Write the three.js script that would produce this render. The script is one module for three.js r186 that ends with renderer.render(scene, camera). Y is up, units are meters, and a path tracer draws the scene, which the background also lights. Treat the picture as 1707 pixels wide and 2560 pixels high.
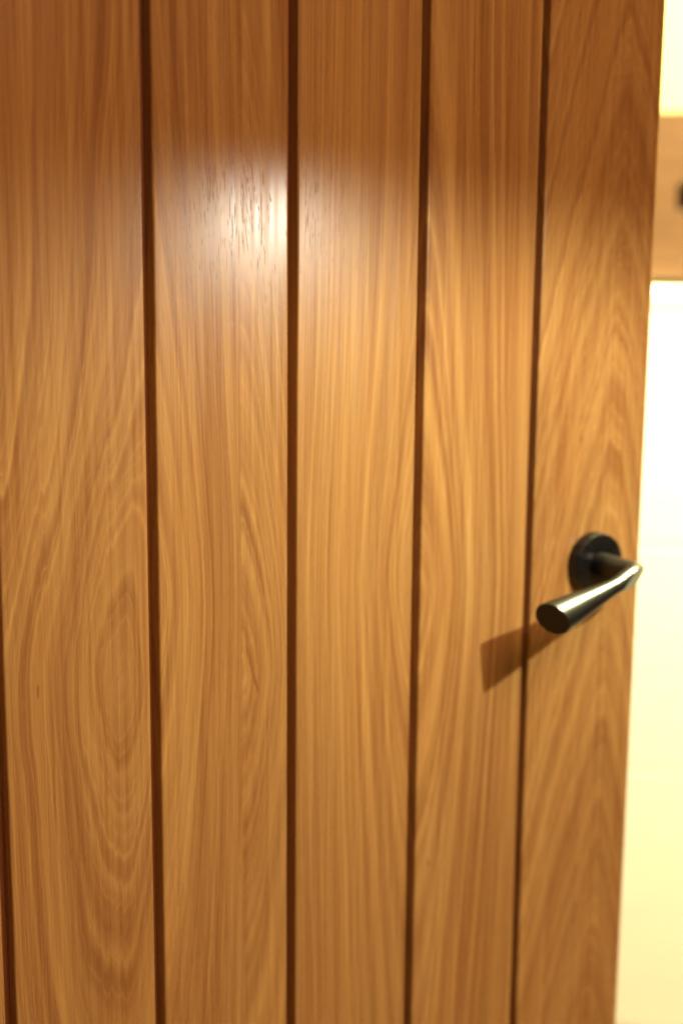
import * as THREE from 'three';
import { RectAreaLightUniformsLib } from 'three/addons/lights/RectAreaLightUniformsLib.js';
import { RoundedBoxGeometry } from 'three/addons/geometries/RoundedBoxGeometry.js';
import { mergeGeometries, mergeVertices, toCreasedNormals } from 'three/addons/utils/BufferGeometryUtils.js';

// ---------------------------------------------------------------- camera, lamps, exposure
// The door leaf stands in the plane z = 0 (its face looks towards +z); x runs towards its closing edge.
RectAreaLightUniformsLib.init();
const scene = new THREE.Scene();
scene.background = new THREE.Color(0, 0, 0);
const EYE = 1.345;                                   // height of the lens; the lever then sits at 1.03 m
const camera = new THREE.PerspectiveCamera(37, 682 / 1024, 0.05, 40);
camera.position.set(-0.35507, EYE, 1.00963);
camera.rotation.order = 'YXZ';
camera.rotation.set(THREE.MathUtils.degToRad(-11.5065), THREE.MathUtils.degToRad(-32.5546), THREE.MathUtils.degToRad(0.5274));
camera.focus = 1.145;
camera.userData.fStop = 2.2;
scene.add(camera);
const renderer = new THREE.WebGLRenderer();
renderer.toneMapping = THREE.LinearToneMapping;
renderer.toneMappingExposure = 1.0;
renderer.shadowMap.enabled = true;

const KEY_AT = new THREE.Vector3(0.50, EYE - 0.005, 0.50);        // spot head of the floor lamp
const KEY_AIM = KEY_AT.clone().add(new THREE.Vector3(-0.1008, -0.978, -0.182));
const KEY_COLOR = new THREE.Color(1.0, 0.955, 0.78), KEY_POWER = 1.45;
const FILL_COLOR = new THREE.Color(1.0, 0.565, 0.41), FILL_POWER = 13.0;   // added unseen panel overhead, soft fill on the door
const ROOM_COLOR = new THREE.Color(1.0, 0.97, 0.49), ROOM_POWER = 760;  // added unseen panel that brightens the room beyond
const CEILING = 2.42;

// ---------------------------------------------------------------- helpers
const V = (x, y, z) => new THREE.Vector3(x, y, z);
function rng(seed) { let s = seed >>> 0; return () => { s = (s + 0x6D2B79F5) >>> 0; let t = s; t = Math.imul(t ^ (t >>> 15), t | 1); t ^= t + Math.imul(t ^ (t >>> 7), t | 61); return ((t ^ (t >>> 14)) >>> 0) / 4294967296; }; }
const PERM = new Uint8Array(512), GRAD = new Float32Array(256);
{ const r = rng(11), a = [...Array(256).keys()]; for (let i = 255; i > 0; i--) { const j = Math.floor(r() * (i + 1)); [a[i], a[j]] = [a[j], a[i]]; } for (let i = 0; i < 512; i++) PERM[i] = a[i & 255]; for (let i = 0; i < 256; i++) GRAD[i] = r() * 2 - 1; }
function noise(x, y) {                               // smooth value noise, -1..1
  const xi = Math.floor(x), yi = Math.floor(y); let fx = x - xi, fy = y - yi;
  fx = fx * fx * (3 - 2 * fx); fy = fy * fy * (3 - 2 * fy);
  const a = PERM[xi & 255], b = PERM[(xi + 1) & 255], y0 = yi & 255, y1 = (yi + 1) & 255;
  const n00 = GRAD[PERM[a + y0]], n10 = GRAD[PERM[b + y0]], n01 = GRAD[PERM[a + y1]], n11 = GRAD[PERM[b + y1]];
  return (n00 + (n10 - n00) * fx) * (1 - fy) + (n01 + (n11 - n01) * fx) * fy;
}
const sstep = (a, b, x) => { const t = Math.min(1, Math.max(0, (x - a) / (b - a))); return t * t * (3 - 2 * t); };
function mesh(name, geometry, material, parent = scene) { const m = new THREE.Mesh(geometry, material); m.name = name; m.castShadow = m.receiveShadow = true; parent.add(m); return m; }
function group(name, position, turn = 0, parent = scene) { const g = new THREE.Group(); g.name = name; g.position.copy(position); g.rotation.y = turn; parent.add(g); return g; }
function tag(o, label, category, groupName) { o.userData.label = label; o.userData.category = category; if (groupName) o.userData.group = groupName; return o; }
function dataTexture(data, w, h, srgb) {
  const t = new THREE.DataTexture(data, w, h, THREE.RGBAFormat); t.magFilter = THREE.LinearFilter; t.minFilter = THREE.LinearMipmapLinearFilter; t.generateMipmaps = true;
  t.wrapS = t.wrapT = THREE.MirroredRepeatWrapping; if (srgb) t.colorSpace = THREE.SRGBColorSpace; t.needsUpdate = true; return t;
}
const toSRGB = (c) => 255 * (c <= 0.0031308 ? c * 12.92 : 1.055 * Math.pow(Math.min(1, c), 1 / 2.4) - 0.055);

// ---------------------------------------------------------------- oak
// A growth-ring coordinate r(x, y), y measured from eye level, gives the figure; fibres, rays and pores lie on top.
const rise = (dy, cap) => { const h = 0.0125 * Math.pow(Math.abs(dy) / 0.0286, 0.757); return cap * (1 - Math.exp(-h / cap)); };
const oval = (cx, cy, capUp, capDown, lean = 0) => (x, y) => { const dx = x - cx - lean * (y - cy), h = rise(y - cy, y > cy ? capUp : capDown); return Math.sqrt(dx * dx + h * h); };
const vee = (cx, s, bend) => (x, y) => Math.sqrt((x - cx) * (x - cx) + bend * bend) + s * y;
const straight = (lean = 0) => (x, y) => x - lean * y;
const WIN0 = -0.80, WIN1 = 0.30, TW = 512, TH = 2048;             // the height window of a board's texture
function oakTextures(xa, xb, seed, field, opt = {}) {
  const color = new Uint8Array(TW * TH * 4), rough = new Uint8Array(TW * TH * 4), bump = new Uint8Array(TW * TH * 4);
  const sx = seed * 17.31, sy = seed * 5.77, r0 = rng(seed * 977 + 5);
  const ring = opt.ring ?? 1, contrast = opt.contrast ?? 1;
  // pores: short open vessels, dark slits along the fibre, gathered in the early wood
  const pores = new Float32Array(TW * TH);
  const R = (x, y) => {
    const wx = x + 0.0030 * noise(x * 11 - sy, y * 4.3 + sx) + 0.0022 * noise(x * 28 + sx, y * 3.1 + sy) + 0.0007 * noise(x * 90 + sx, y * 9 + 3), wy = y + 0.005 * noise(x * 330 + sx, y * 5) + 0.008 * noise(x * 75 - sx, y * 7 + sy) + 0.002 * noise(x * 800, y * 16);
    return field(wx, wy);
  };
  const band = (r) => noise(r * 205 * ring + sx, 0.5) * 0.5 + noise(r * 460 * ring - sx, 7.5) * 0.5;
  const count = opt.pores ?? 3000;
  for (let i = 0; i < count; i++) {
    const px = r0() * TW, py = r0() * TH, x = xa + (xb - xa) * px / TW, y = WIN0 + (WIN1 - WIN0) * py / TH, r = R(x, y);
    if (noise(r * 205 * ring + sx, 0.5) * 0.8 + noise(r * 460 * ring - sx, 7.5) * 0.5 > -0.02 + r0() * 0.3) continue;
    const len = 6 + r0() * r0() * 55, half = 0.5 + r0() * 0.75, depth = 0.25 + r0() * 0.75; let qx = px;
    const e = 0.002, gx = (R(x + e, y) - R(x - e, y)), gy = (R(x, y + e) - R(x, y - e));
    const lean = Math.max(-0.25, Math.min(0.25, -gy / (Math.abs(gx) > 1e-5 ? gx : 1e-5))) * 0.5 * ((WIN1 - WIN0) / TH) / ((xb - xa) / TW);
    for (let k = 0; k < len; k++) {
      qx += lean + (r0() - 0.5) * 0.16; const yy = Math.floor(py + k); if (yy >= TH) break;
      const fall = Math.sin(Math.PI * (k + 0.5) / len);
      for (let d = -2; d <= 2; d++) { const xx = Math.round(qx) + d; if (xx < 0 || xx >= TW) continue; const a = depth * fall * Math.max(0, 1 - Math.abs(xx - qx) / (half + 0.6)); const o = yy * TW + xx; if (a > pores[o]) pores[o] = a; }
    }
  }
  for (let j = 0; j < TH; j++) {
    const y = WIN0 + (WIN1 - WIN0) * (j + 0.5) / TH;
    for (let i = 0; i < TW; i++) {
      const x = xa + (xb - xa) * (i + 0.5) / TW, r = R(x, y), o = j * TW + i;
      const b = band(r) + 0.38 * noise(r * 950 * ring, y * 4 + sy);
      const fibre = noise(x * 1700 + sx, y * 20 + sy) * 0.3 + noise(x * 900 + sx, y * 8 + sy) * 0.4 + noise(x * 430 - sx, y * 3.5 + sy) * 0.4;
      const line = (v) => { const q = 1 - Math.min(1, Math.abs(v) * 2.2); return q * q * q; };           // pale late-wood lines along the rings
      const pale = 0.55 * line(noise(r * 185 * ring + sx + 31, y * 0.8)) + 0.45 * line(noise(r * 390 * ring - sx, y * 1.5 + 4));
      const streak = noise(x * 240 + sx, y * 2.2 + sy);
      const broad = noise(x * 17 + sx, y * 3.4 - sy);
      const fleck = Math.max(0, noise(x * 420 - sx, y * 60 + sy) - 0.62) * 0.5;
      let t = 0.41 + (opt.tone ?? 0) + contrast * (0.40 * b + 0.60 * (pale - 0.22) + 0.08 * streak + 0.12 * broad) + 0.30 * fibre + fleck * 0.5;
      if (opt.extra) t += opt.extra(x, y);
      t = Math.min(1.15, Math.max(-0.15, t));
      const p = pores[o];
      const k = 1 - 0.36 * p, warm = 0.03 * noise(x * 60 + 9, y * 8 + sx);
      color[o * 4] = toSRGB((0.290 + 0.235 * t) * k);
      color[o * 4 + 1] = toSRGB((0.138 + 0.174 * t) * (k - 0.05 * p) * (1 - warm));
      color[o * 4 + 2] = toSRGB((0.039 + 0.053 * t) * (k - 0.08 * p) * (1 - 2 * warm));
      color[o * 4 + 3] = 255;
      rough[o * 4 + 1] = Math.min(255, 255 * (0.28 + 0.02 * broad + 0.05 * fibre + 0.025 * streak + 0.36 * p)); rough[o * 4 + 3] = 255;
      const h = 215 + 3.5 * fibre + 2 * b - 110 * p; bump[o * 4] = bump[o * 4 + 1] = bump[o * 4 + 2] = h; bump[o * 4 + 3] = 255;
    }
  }
  return { map: dataTexture(color, TW, TH, true), roughnessMap: dataTexture(rough, TW, TH), bumpMap: dataTexture(bump, TW, TH) };
}
function oakMaterial(...a) { return new THREE.MeshPhysicalMaterial({ ...oakTextures(...a), color: 0xffffff, roughness: 1, metalness: 0, ior: 1.5, bumpScale: 0.00006 }); }

// ---------------------------------------------------------------- the setting: floor, far wall, ceiling
const HEAD = THREE.MathUtils.degToRad(44), heading = V(Math.sin(HEAD), 0, -Math.cos(HEAD)), aside = V(Math.cos(HEAD), 0, Math.sin(HEAD));
const beyond = (u, y, d) => V(-0.35507, 0, 1.00963).addScaledVector(heading, d).addScaledVector(aside, u).setY(y);   // u sideways, d metres from the lens
function plasterTexture() {
  const n = 512, c = new Uint8Array(n * n * 4);
  for (let j = 0; j < n; j++) for (let i = 0; i < n; i++) { const v = 0.80 + 0.015 * noise(i / 40, j / 40) + 0.012 * noise(i / 7, j / 7), o = (j * n + i) * 4; c[o] = toSRGB(v); c[o + 1] = toSRGB(v * 0.985); c[o + 2] = toSRGB(v * 0.94); c[o + 3] = 255; }
  return dataTexture(c, n, n, true);
}
const plaster = new THREE.MeshStandardMaterial({ map: plasterTexture(), roughness: 0.9 });
const creamPaint = new THREE.MeshStandardMaterial({ map: plasterTexture(), color: new THREE.Color(0.52, 0.47, 0.24), roughness: 0.9 });
function structure(o) { o.userData.kind = 'structure'; return o; }
function floorTexture() {
  const w = 1024, h = 1024, c = new Uint8Array(w * h * 4);
  for (let j = 0; j < h; j++) for (let i = 0; i < w; i++) {
    const t = 0.5 + 0.3 * noise(i / 60 + 3, j / 9) + 0.2 * noise(i / 25, j / 3) + 0.12 * noise(i / 300, j / 60), o = (j * w + i) * 4;
    c[o] = toSRGB(0.15 + 0.09 * t); c[o + 1] = toSRGB(0.08 + 0.055 * t); c[o + 2] = toSRGB(0.036 + 0.025 * t); c[o + 3] = 255;
  }
  const t = dataTexture(c, w, h, true); t.repeat.set(5, 5); return t;
}
structure(mesh('floor', new THREE.BoxGeometry(9, 0.1, 9), new THREE.MeshStandardMaterial({ map: floorTexture(), roughness: 0.5 }))).position.set(0.8, -0.05, 0);
structure(mesh('ceiling', new THREE.BoxGeometry(9, 0.1, 9), plaster)).position.set(0.8, CEILING + 0.05, 0);
{ const w = structure(mesh('wall_far', new THREE.BoxGeometry(7, CEILING, 0.12), creamPaint)); w.position.copy(beyond(0.6, CEILING / 2, 2.86)); w.rotation.y = -HEAD; }

// ---------------------------------------------------------------- the oak door
const PITCH = 0.12, GROOVE = 0.0080, SLOT = 0.0138, LEFT = -0.125, RIGHT = 0.6144, DOOR_H = 1.981, FOOT = 0.0005;
const door = group('oak_door', V(0, 0, 0));
tag(door, 'oak plank door with deep vertical grooves and a black lever handle', 'door');
function plankGeometry(xa, xb) {
  const r = 0.0017, back = -SLOT - 0.002, pts = [], N = 4;
  pts.push([xa, back, -1, 0], [xa, -r, -1, 0]);
  for (let k = 1; k <= N; k++) { const a = Math.PI / 2 * k / N; pts.push([xa + r - r * Math.cos(a), -r + r * Math.sin(a), -Math.cos(a), Math.sin(a)]); }
  for (let k = 0; k < N; k++) { const a = Math.PI / 2 * k / N; pts.push([xb - r + r * Math.sin(a), -r + r * Math.cos(a), Math.sin(a), Math.cos(a)]); }
  pts.push([xb, -r, 1, 0], [xb, back, 1, 0]);
  const pos = [], nor = [], uv = [], idx = [], n = pts.length;
  for (const y of [FOOT, DOOR_H]) for (const [x, z, nx, nz] of pts) {
    pos.push(x, y, z); nor.push(nx, 0, nz);
    const u = nz === 0 && z < -r ? (nx < 0 ? (z + r) : (xb - xa) - (z + r)) : x - xa;
    uv.push(u / (xb - xa), (y - EYE - WIN0) / (WIN1 - WIN0));
  }
  for (let k = 0; k + 1 < n; k++) idx.push(k, k + 1, n + k, k + 1, n + k + 1, n + k);
  for (const [base, up] of [[0, -1], [n, 1]]) {          // end grain
    const s = pos.length / 3; for (let k = 0; k < n; k++) { pos.push(pos[(base + k) * 3], pos[(base + k) * 3 + 1], pos[(base + k) * 3 + 2]); nor.push(0, up, 0); uv.push(uv[(base + k) * 2], uv[(base + k) * 2 + 1]); }
    for (let k = 1; k + 1 < n; k++) up > 0 ? idx.push(s, s + k + 1, s + k) : idx.push(s, s + k, s + k + 1);
  }
  for (let k = 0; k < idx.length; k += 3) {              // wind each face along its normals
    const [a, b, c] = idx.slice(k, k + 3), e1 = [0, 1, 2].map((i) => pos[b * 3 + i] - pos[a * 3 + i]), e2 = [0, 1, 2].map((i) => pos[c * 3 + i] - pos[a * 3 + i]);
    const cr = [e1[1] * e2[2] - e1[2] * e2[1], e1[2] * e2[0] - e1[0] * e2[2], e1[0] * e2[1] - e1[1] * e2[0]], d = [0, 1, 2].reduce((s, i) => s + cr[i] * (nor[a * 3 + i] + nor[b * 3 + i] + nor[c * 3 + i]), 0);
    if (d < 0) { idx[k + 1] = c; idx[k + 2] = b; }
  }
  const g = new THREE.BufferGeometry();
  g.setAttribute('position', new THREE.Float32BufferAttribute(pos, 3)); g.setAttribute('normal', new THREE.Float32BufferAttribute(nor, 3)); g.setAttribute('uv', new THREE.Float32BufferAttribute(uv, 2)); g.setIndex(idx); return g;
}
const blot = (cx, cy, rx, ry, v, lean = 0) => (x, y) => { const dx = (x - cx - lean * (y - cy)) / rx, dy = (y - cy) / ry, q = dx * dx + dy * dy; return q < 1 ? v * (1 - q) * (1 - q) * (1 + 0.5 * noise(x * 900, y * 60)) : 0; };
const sum = (...f) => (x, y) => f.reduce((s, g) => s + g(x, y), 0);
const p1 = (x, y) => { const dy = y + 0.3515, cx = 0.0955 + (dy > 0 ? 0.045 * (1 - Math.exp(-dy * dy / 0.03)) : 0.02 * dy), h = dy > 0 ? rise(dy, 0.062) : rise(dy, 0.09) * (1 - 0.25 * Math.exp(dy / 0.03)); const dx = (x - cx + 0.0014 * noise(y * 9 + 2, 3.3) + 0.0006 * noise(y * 31, 8.1)) * (x > cx ? 1.35 : 0.92); return Math.sqrt(dx * dx + h * h + 0.00034) + 0.0022 * noise(x * 34 + 5, y * 5); };
const p2l = oval(0.104, -0.300, 0.08, 0.09), p2r = oval(0.195, -0.365, 0.075, 0.09);
const boards = [
  [straight(0.01), { contrast: 0.9 }],
  [p1, { contrast: 0.85, ring: 1.0, tone: -0.04, extra: blot(0.0307, -0.350, 0.0011, 0.0065, -2.2) }],
  [(x, y) => (x < 0.1985 ? p2l(x, y) : p2r(x, y) + 0.31), { contrast: 0.95, pores: 4200, extra: sum(blot(0.205, -0.352, 0.0022, 0.016, -0.7, -0.25), blot(0.2105, -0.372, 0.0018, 0.014, -0.8, -0.3), blot(0.2175, 0.0, 0.0013, 0.05, -0.5, 0.16)) }],
  [oval(0.368, -0.300, 0.05, 0.06), { contrast: 0.8, ring: 1.4, tone: 0.05, pores: 4200 }],
  [oval(0.360, -0.320, 0.075, 0.08), { contrast: 1.0, extra: sum(blot(0.3821, -0.566, 0.0016, 0.004, -1.6), blot(0.418, -0.24, 0.006, 0.2, 0.35)) }],
  [vee(0.574, 0.27, 0.010), { contrast: 0.9, ring: 0.8, tone: -0.05 }],
];
boards.forEach(([field, opt], k) => {
  const xa = k === 0 ? LEFT : (k - 1) * PITCH + GROOVE - (k === 1 ? 0.0025 : 0), xb = k === 5 ? RIGHT : k * PITCH - (k === 0 ? 0.0025 : 0);
  const p = mesh('plank', plankGeometry(xa, xb), oakMaterial(xa, xb, k + 1, field, opt), door);
  if (k) p.name = 'plank_' + String(k).padStart(3, '0');
});
const coreOak = new THREE.MeshStandardMaterial({ color: new THREE.Color(0.33, 0.13, 0.043), roughness: 0.6 });
{ const g = new THREE.BoxGeometry(RIGHT - LEFT - 0.003, DOOR_H - 0.004, 0.030); mesh('core_panel', g, coreOak, door).position.set((LEFT + RIGHT) / 2, DOOR_H / 2, -SLOT - 0.015); }

// lever handle: rose, neck and flared lever with its corner cut flat
const HX = 0.5555, HY = EYE - 0.3165;
const handle = group('lever_handle', V(HX, HY, 0), 0, door);
handle.userData.label = 'black metal lever handle on a round rose';
function metalMaps() {
  const n = 128, r = new Uint8Array(n * n * 4);
  for (let j = 0; j < n; j++) for (let i = 0; i < n; i++) { const o = (j * n + i) * 4, v = noise(i / 30, j / 30); r[o + 1] = 255 * (0.30 + 0.02 * v); r[o + 3] = 255; }
  return { roughnessMap: dataTexture(r, n, n) };
}
const blackMetal = new THREE.MeshPhysicalMaterial({ color: new THREE.Color(0.0045, 0.004, 0.0035), roughness: 1, metalness: 0, ior: 1.43, ...metalMaps() });
{
  const r = 0.0275, t = 0.0120, b = 0.0014, prof = [];
  prof.push(new THREE.Vector2(0, 0), new THREE.Vector2(r, 0), new THREE.Vector2(r, t - b));
  for (let k = 1; k <= 5; k++) { const a = Math.PI / 2 * k / 5; prof.push(new THREE.Vector2(r - b + b * Math.cos(a), t - b + b * Math.sin(a))); }
  prof.push(new THREE.Vector2(0, t));
  const g = toCreasedNormals(new THREE.LatheGeometry(prof, 72), 0.6); g.rotateX(Math.PI / 2); mesh('rose', g, blackMetal, handle);
}
function leverGeometry() {
  // centre line: out along the neck, round the tight corner, along the drooping lever
  const corner = V(0.0, 0.0, 0.0585), tip = V(-0.1089, -0.0192, 0.0780), dir = tip.clone().sub(corner).normalize();
  const path = new THREE.CurvePath(), b0 = V(0, 0, 0.048), b1 = corner.clone().addScaledVector(dir, 0.012);
  path.add(new THREE.LineCurve3(V(0, 0, 0.010), b0)); path.add(new THREE.QuadraticBezierCurve3(b0, corner.clone().add(V(0.003, 0, 0.003)), b1)); path.add(new THREE.LineCurve3(b1, tip));
  const rings = [], M = 56, S = 90, L = path.getLength();
  for (let s = 0; s <= S; s++) {
    const t = s / S, p = path.getPointAt(t), T = path.getTangentAt(t).normalize(), along = Math.max(0, t * L - 0.045) / (L - 0.045);
    const up = V(0, 1, 0).addScaledVector(T, -T.y).normalize(), out = new THREE.Vector3().crossVectors(T, up).normalize();
    const hgt = 0.0112 - 0.0048 * sstep(0, 0.28, along) + 0.0074 * sstep(0.2, 1.1, along), dep = 0.0112 - 0.0036 * sstep(0, 0.28, along) + 0.0112 * sstep(0.15, 1.1, along);
    rings.push([p, up, out, hgt, dep]);
  }
  const [p, up, out, hgt, dep] = rings[S]; rings.push([p.clone().addScaledVector(dir, 0.0008), up, out, hgt - 0.0008, dep - 0.0008]);
  const pos = [], nor = [], cut = [], idx = [], flat = [];
  const n = V(0.43, -0.38, 0.82).normalize(), at = corner.clone().addScaledVector(n, 0.0020);      // the flat cut across the outer corner
  for (const [p, up, out, h, d] of rings) for (let m = 0; m < M; m++) {
    const a = 2 * Math.PI * m / M, c = Math.cos(a), s = Math.sin(a), q = p.clone().addScaledVector(up, h * s).addScaledVector(out, d * c);
    const k = q.clone().sub(at).dot(n); if (k > 0) q.addScaledVector(n, -k);
    pos.push(q); cut.push(k > 0); nor.push(up.clone().multiplyScalar(s / h).addScaledVector(out, c / d).normalize());
  }
  const C = rings.length, tri = (a, b, c) => (cut[a] && cut[b] && cut[c] ? flat : idx).push(a, b, c);
  for (let s = 0; s + 1 < C; s++) for (let m = 0; m < M; m++) { const a = s * M + m, b = s * M + (m + 1) % M; tri(a, a + M, b); tri(b, a + M, b + M); }
  const build = (list, normalAt) => { const P = [], N = [], U = []; for (const i of list) { const q = pos[i], w = normalAt(i); P.push(q.x, q.y, q.z); N.push(w.x, w.y, w.z); U.push(q.x * 20, (q.y + q.z) * 20); } const g = new THREE.BufferGeometry(); g.setAttribute('position', new THREE.Float32BufferAttribute(P, 3)); g.setAttribute('normal', new THREE.Float32BufferAttribute(N, 3)); g.setAttribute('uv', new THREE.Float32BufferAttribute(U, 2)); return g; };
  const end = pos.length, cap = []; pos.push(rings[C - 1][0].clone());
  for (let m = 0; m < M; m++) cap.push((C - 1) * M + m, end, (C - 1) * M + (m + 1) % M);
  return mergeGeometries([build(idx, (i) => nor[i]), build(flat, () => n), build(cap, () => dir)]);
}
mesh('lever', leverGeometry(), blackMetal, handle);

// ---------------------------------------------------------------- beyond the door: white drawers with a wooden crate on top
const whitePaint = new THREE.MeshStandardMaterial({ map: plasterTexture(), roughness: 0.45 });
{
  const W = 1.1, D = 0.42, H = 1.222, c = group('chest_of_drawers', beyond(0.36, 0, 2.30 + D / 2), -HEAD);
  tag(c, 'tall white chest of drawers against the pale wall', 'chest');
  const t = mesh('top', new RoundedBoxGeometry(W, 0.024, D, 3, 0.003), whitePaint, c); t.position.set(0, H - 0.012, 0.004);
  mesh('carcass', new THREE.BoxGeometry(W - 0.01, H - 0.064, D - 0.024), whitePaint, c).position.set(0, 0.04 + (H - 0.064) / 2, -0.012);
  mesh('plinth', new THREE.BoxGeometry(W - 0.03, 0.0395, D - 0.03), whitePaint, c).position.set(0, 0.01975, -0.004);
  const rows = [[0.042, 0.481], [0.483, 0.839], [0.841, 1.197]];
  rows.forEach(([a, b], k) => { const m = mesh(k ? 'drawer_front_' + String(k).padStart(3, '0') : 'drawer_front', new RoundedBoxGeometry(W - 0.012, b - a, 0.02, 3, 0.003), whitePaint, c); m.position.set(0, (a + b) / 2, D / 2 - 0.008); });
}
function crateTexture() {
  const w = 512, h = 128, c = new Uint8Array(w * h * 4);
  for (let j = 0; j < h; j++) for (let i = 0; i < w; i++) { const t = 0.5 + 0.3 * noise(i / 70, j / 6) + 0.25 * noise(i / 20 + 4, j / 2), o = (j * w + i) * 4; c[o] = toSRGB(0.062 + 0.055 * t); c[o + 1] = toSRGB(0.022 + 0.023 * t); c[o + 2] = toSRGB(0.0065 + 0.004 * t); c[o + 3] = 255; }
  return dataTexture(c, w, h, true);
}
{
  const crateWood = new THREE.MeshStandardMaterial({ map: crateTexture(), roughness: 0.6 });
  const W = 0.44, D = 0.26, c = group('wooden_crate', beyond(0.106, 1.2222, 2.36 + D / 2), -HEAD);
  tag(c, 'golden brown wooden crate with a hand slot on top of the white drawers', 'crate');
  const board = (name, w, h, d, x, y, z) => mesh(name, new RoundedBoxGeometry(w, h, d, 2, 0.001), crateWood, c).position.set(x, y, z);
  for (const s of [-1, 1]) board('foot', 0.04, 0.012, D - 0.02, s * (W / 2 - 0.04), 0.006, 0);
  board('base_board', W - 0.03, 0.012, D - 0.03, 0, 0.0181, 0);
  for (const z of [D / 2 - 0.007, -D / 2 + 0.007]) {
    board('side_board', W, 0.100, 0.014, 0, 0.012 + 0.050, z);
    board('side_board', W, 0.102, 0.014, 0, 0.153 + 0.051, z);
    if (z < 0) { board('side_board', W, 0.0405, 0.014, 0, 0.1325, z); continue; }
    board('side_board', 0.137, 0.0405, 0.014, -W / 2 + 0.0685, 0.1325, z);
    board('side_board', 0.185, 0.0405, 0.014, W / 2 - 0.0925, 0.1325, z);
  }
  board('added_lid', W - 0.031, 0.012, D - 0.031, 0, 0.246, 0);  // unseen top board, added to keep light out of the hand slot
  for (const s of [-1, 1]) board('end_board', 0.014, 0.240, D - 0.0285, s * (W / 2 - 0.0072), 0.133, 0);
}

// ---------------------------------------------------------------- floor lamp and added light panels
const darkSteel = new THREE.MeshStandardMaterial({ color: new THREE.Color(0.03, 0.03, 0.03), roughness: 0.45, metalness: 0.6 });
const glow = (c, k) => new THREE.MeshStandardMaterial({ color: 0x000000, emissive: c, emissiveIntensity: k, roughness: 1 });
{
  const l = group('floor_lamp', V(0, 0, 0));
  tag(l, 'slim black floor lamp with a small spot head aimed at the door', 'lamp');
  const aim = KEY_AIM.clone().sub(KEY_AT).normalize(), back = KEY_AT.clone().addScaledVector(aim, -0.055), px = back.x + 0.16, pz = back.z + 0.12;
  const rod = (name, a, b, r) => { const d = b.clone().sub(a), m = mesh(name, new THREE.CylinderGeometry(r, r, d.length(), 20), darkSteel, l); m.position.copy(a).addScaledVector(d, 0.5); m.quaternion.setFromUnitVectors(V(0, 1, 0), d.normalize()); return m; };
  mesh('base', new THREE.CylinderGeometry(0.13, 0.135, 0.02, 48), darkSteel, l).position.set(px, 0.01, pz);
  rod('pole', V(px, 0.02, pz), V(px, back.y + 0.03, pz), 0.008);
  rod('arm', V(px, back.y + 0.03, pz), back, 0.005);
  const head = mesh('lamp_head', new THREE.LatheGeometry([new THREE.Vector2(0, -0.05), new THREE.Vector2(0.018, -0.05), new THREE.Vector2(0.026, -0.035), new THREE.Vector2(0.028, 0.01), new THREE.Vector2(0.026, 0.01), new THREE.Vector2(0.024, -0.006), new THREE.Vector2(0, -0.006)], 40), darkSteel, l);
  head.position.copy(KEY_AT).addScaledVector(aim, -0.012); head.quaternion.setFromUnitVectors(V(0, 1, 0), aim);
  const lens = mesh('bulb_lens', new THREE.CylinderGeometry(0.023, 0.023, 0.004, 32), glow(KEY_COLOR, 6), l); lens.position.copy(KEY_AT).addScaledVector(aim, -0.014); lens.quaternion.copy(head.quaternion);
  const spot = new THREE.SpotLight(KEY_COLOR, KEY_POWER, 0, THREE.MathUtils.degToRad(84), 0.23, 2);
  spot.name = 'spot_light'; spot.position.copy(KEY_AT); spot.target.position.copy(KEY_AIM); spot.castShadow = true; spot.shadow.radius = 0.35; spot.shadow.mapSize.set(2048, 2048); spot.shadow.camera.near = 0.02;
  scene.add(spot, spot.target);
}
function addedLightPanel(x, z, w, d, color, power, label) {  // unseen overhead panels, added to fill the door and brighten the far room
  const l = group('added_light_panel', V(x, CEILING, z));
  tag(l, label, 'ceiling light');
  mesh('housing', new RoundedBoxGeometry(w + 0.04, 0.05, d + 0.04, 2, 0.006), whitePaint, l).position.y = -0.0255;
  mesh('diffuser', new THREE.BoxGeometry(w, 0.006, d), glow(color, Math.min(power, 3)), l).position.y = -0.0538;
  const a = new THREE.RectAreaLight(color, power, w, d); a.name = 'panel_light'; a.position.set(x, CEILING - 0.06, z); a.lookAt(x, 0, z); scene.add(a);
  return l;
}
addedLightPanel(0.35, 1.55, 0.9, 0.9, FILL_COLOR, FILL_POWER, 'added unseen warm fill panel over the front of the oak door');
addedLightPanel(1.30, -0.15, 0.40, 0.26, ROOM_COLOR, ROOM_POWER, 'added unseen bright panel over the white drawers').name = 'added_light_panel_001';

renderer.render(scene, camera);
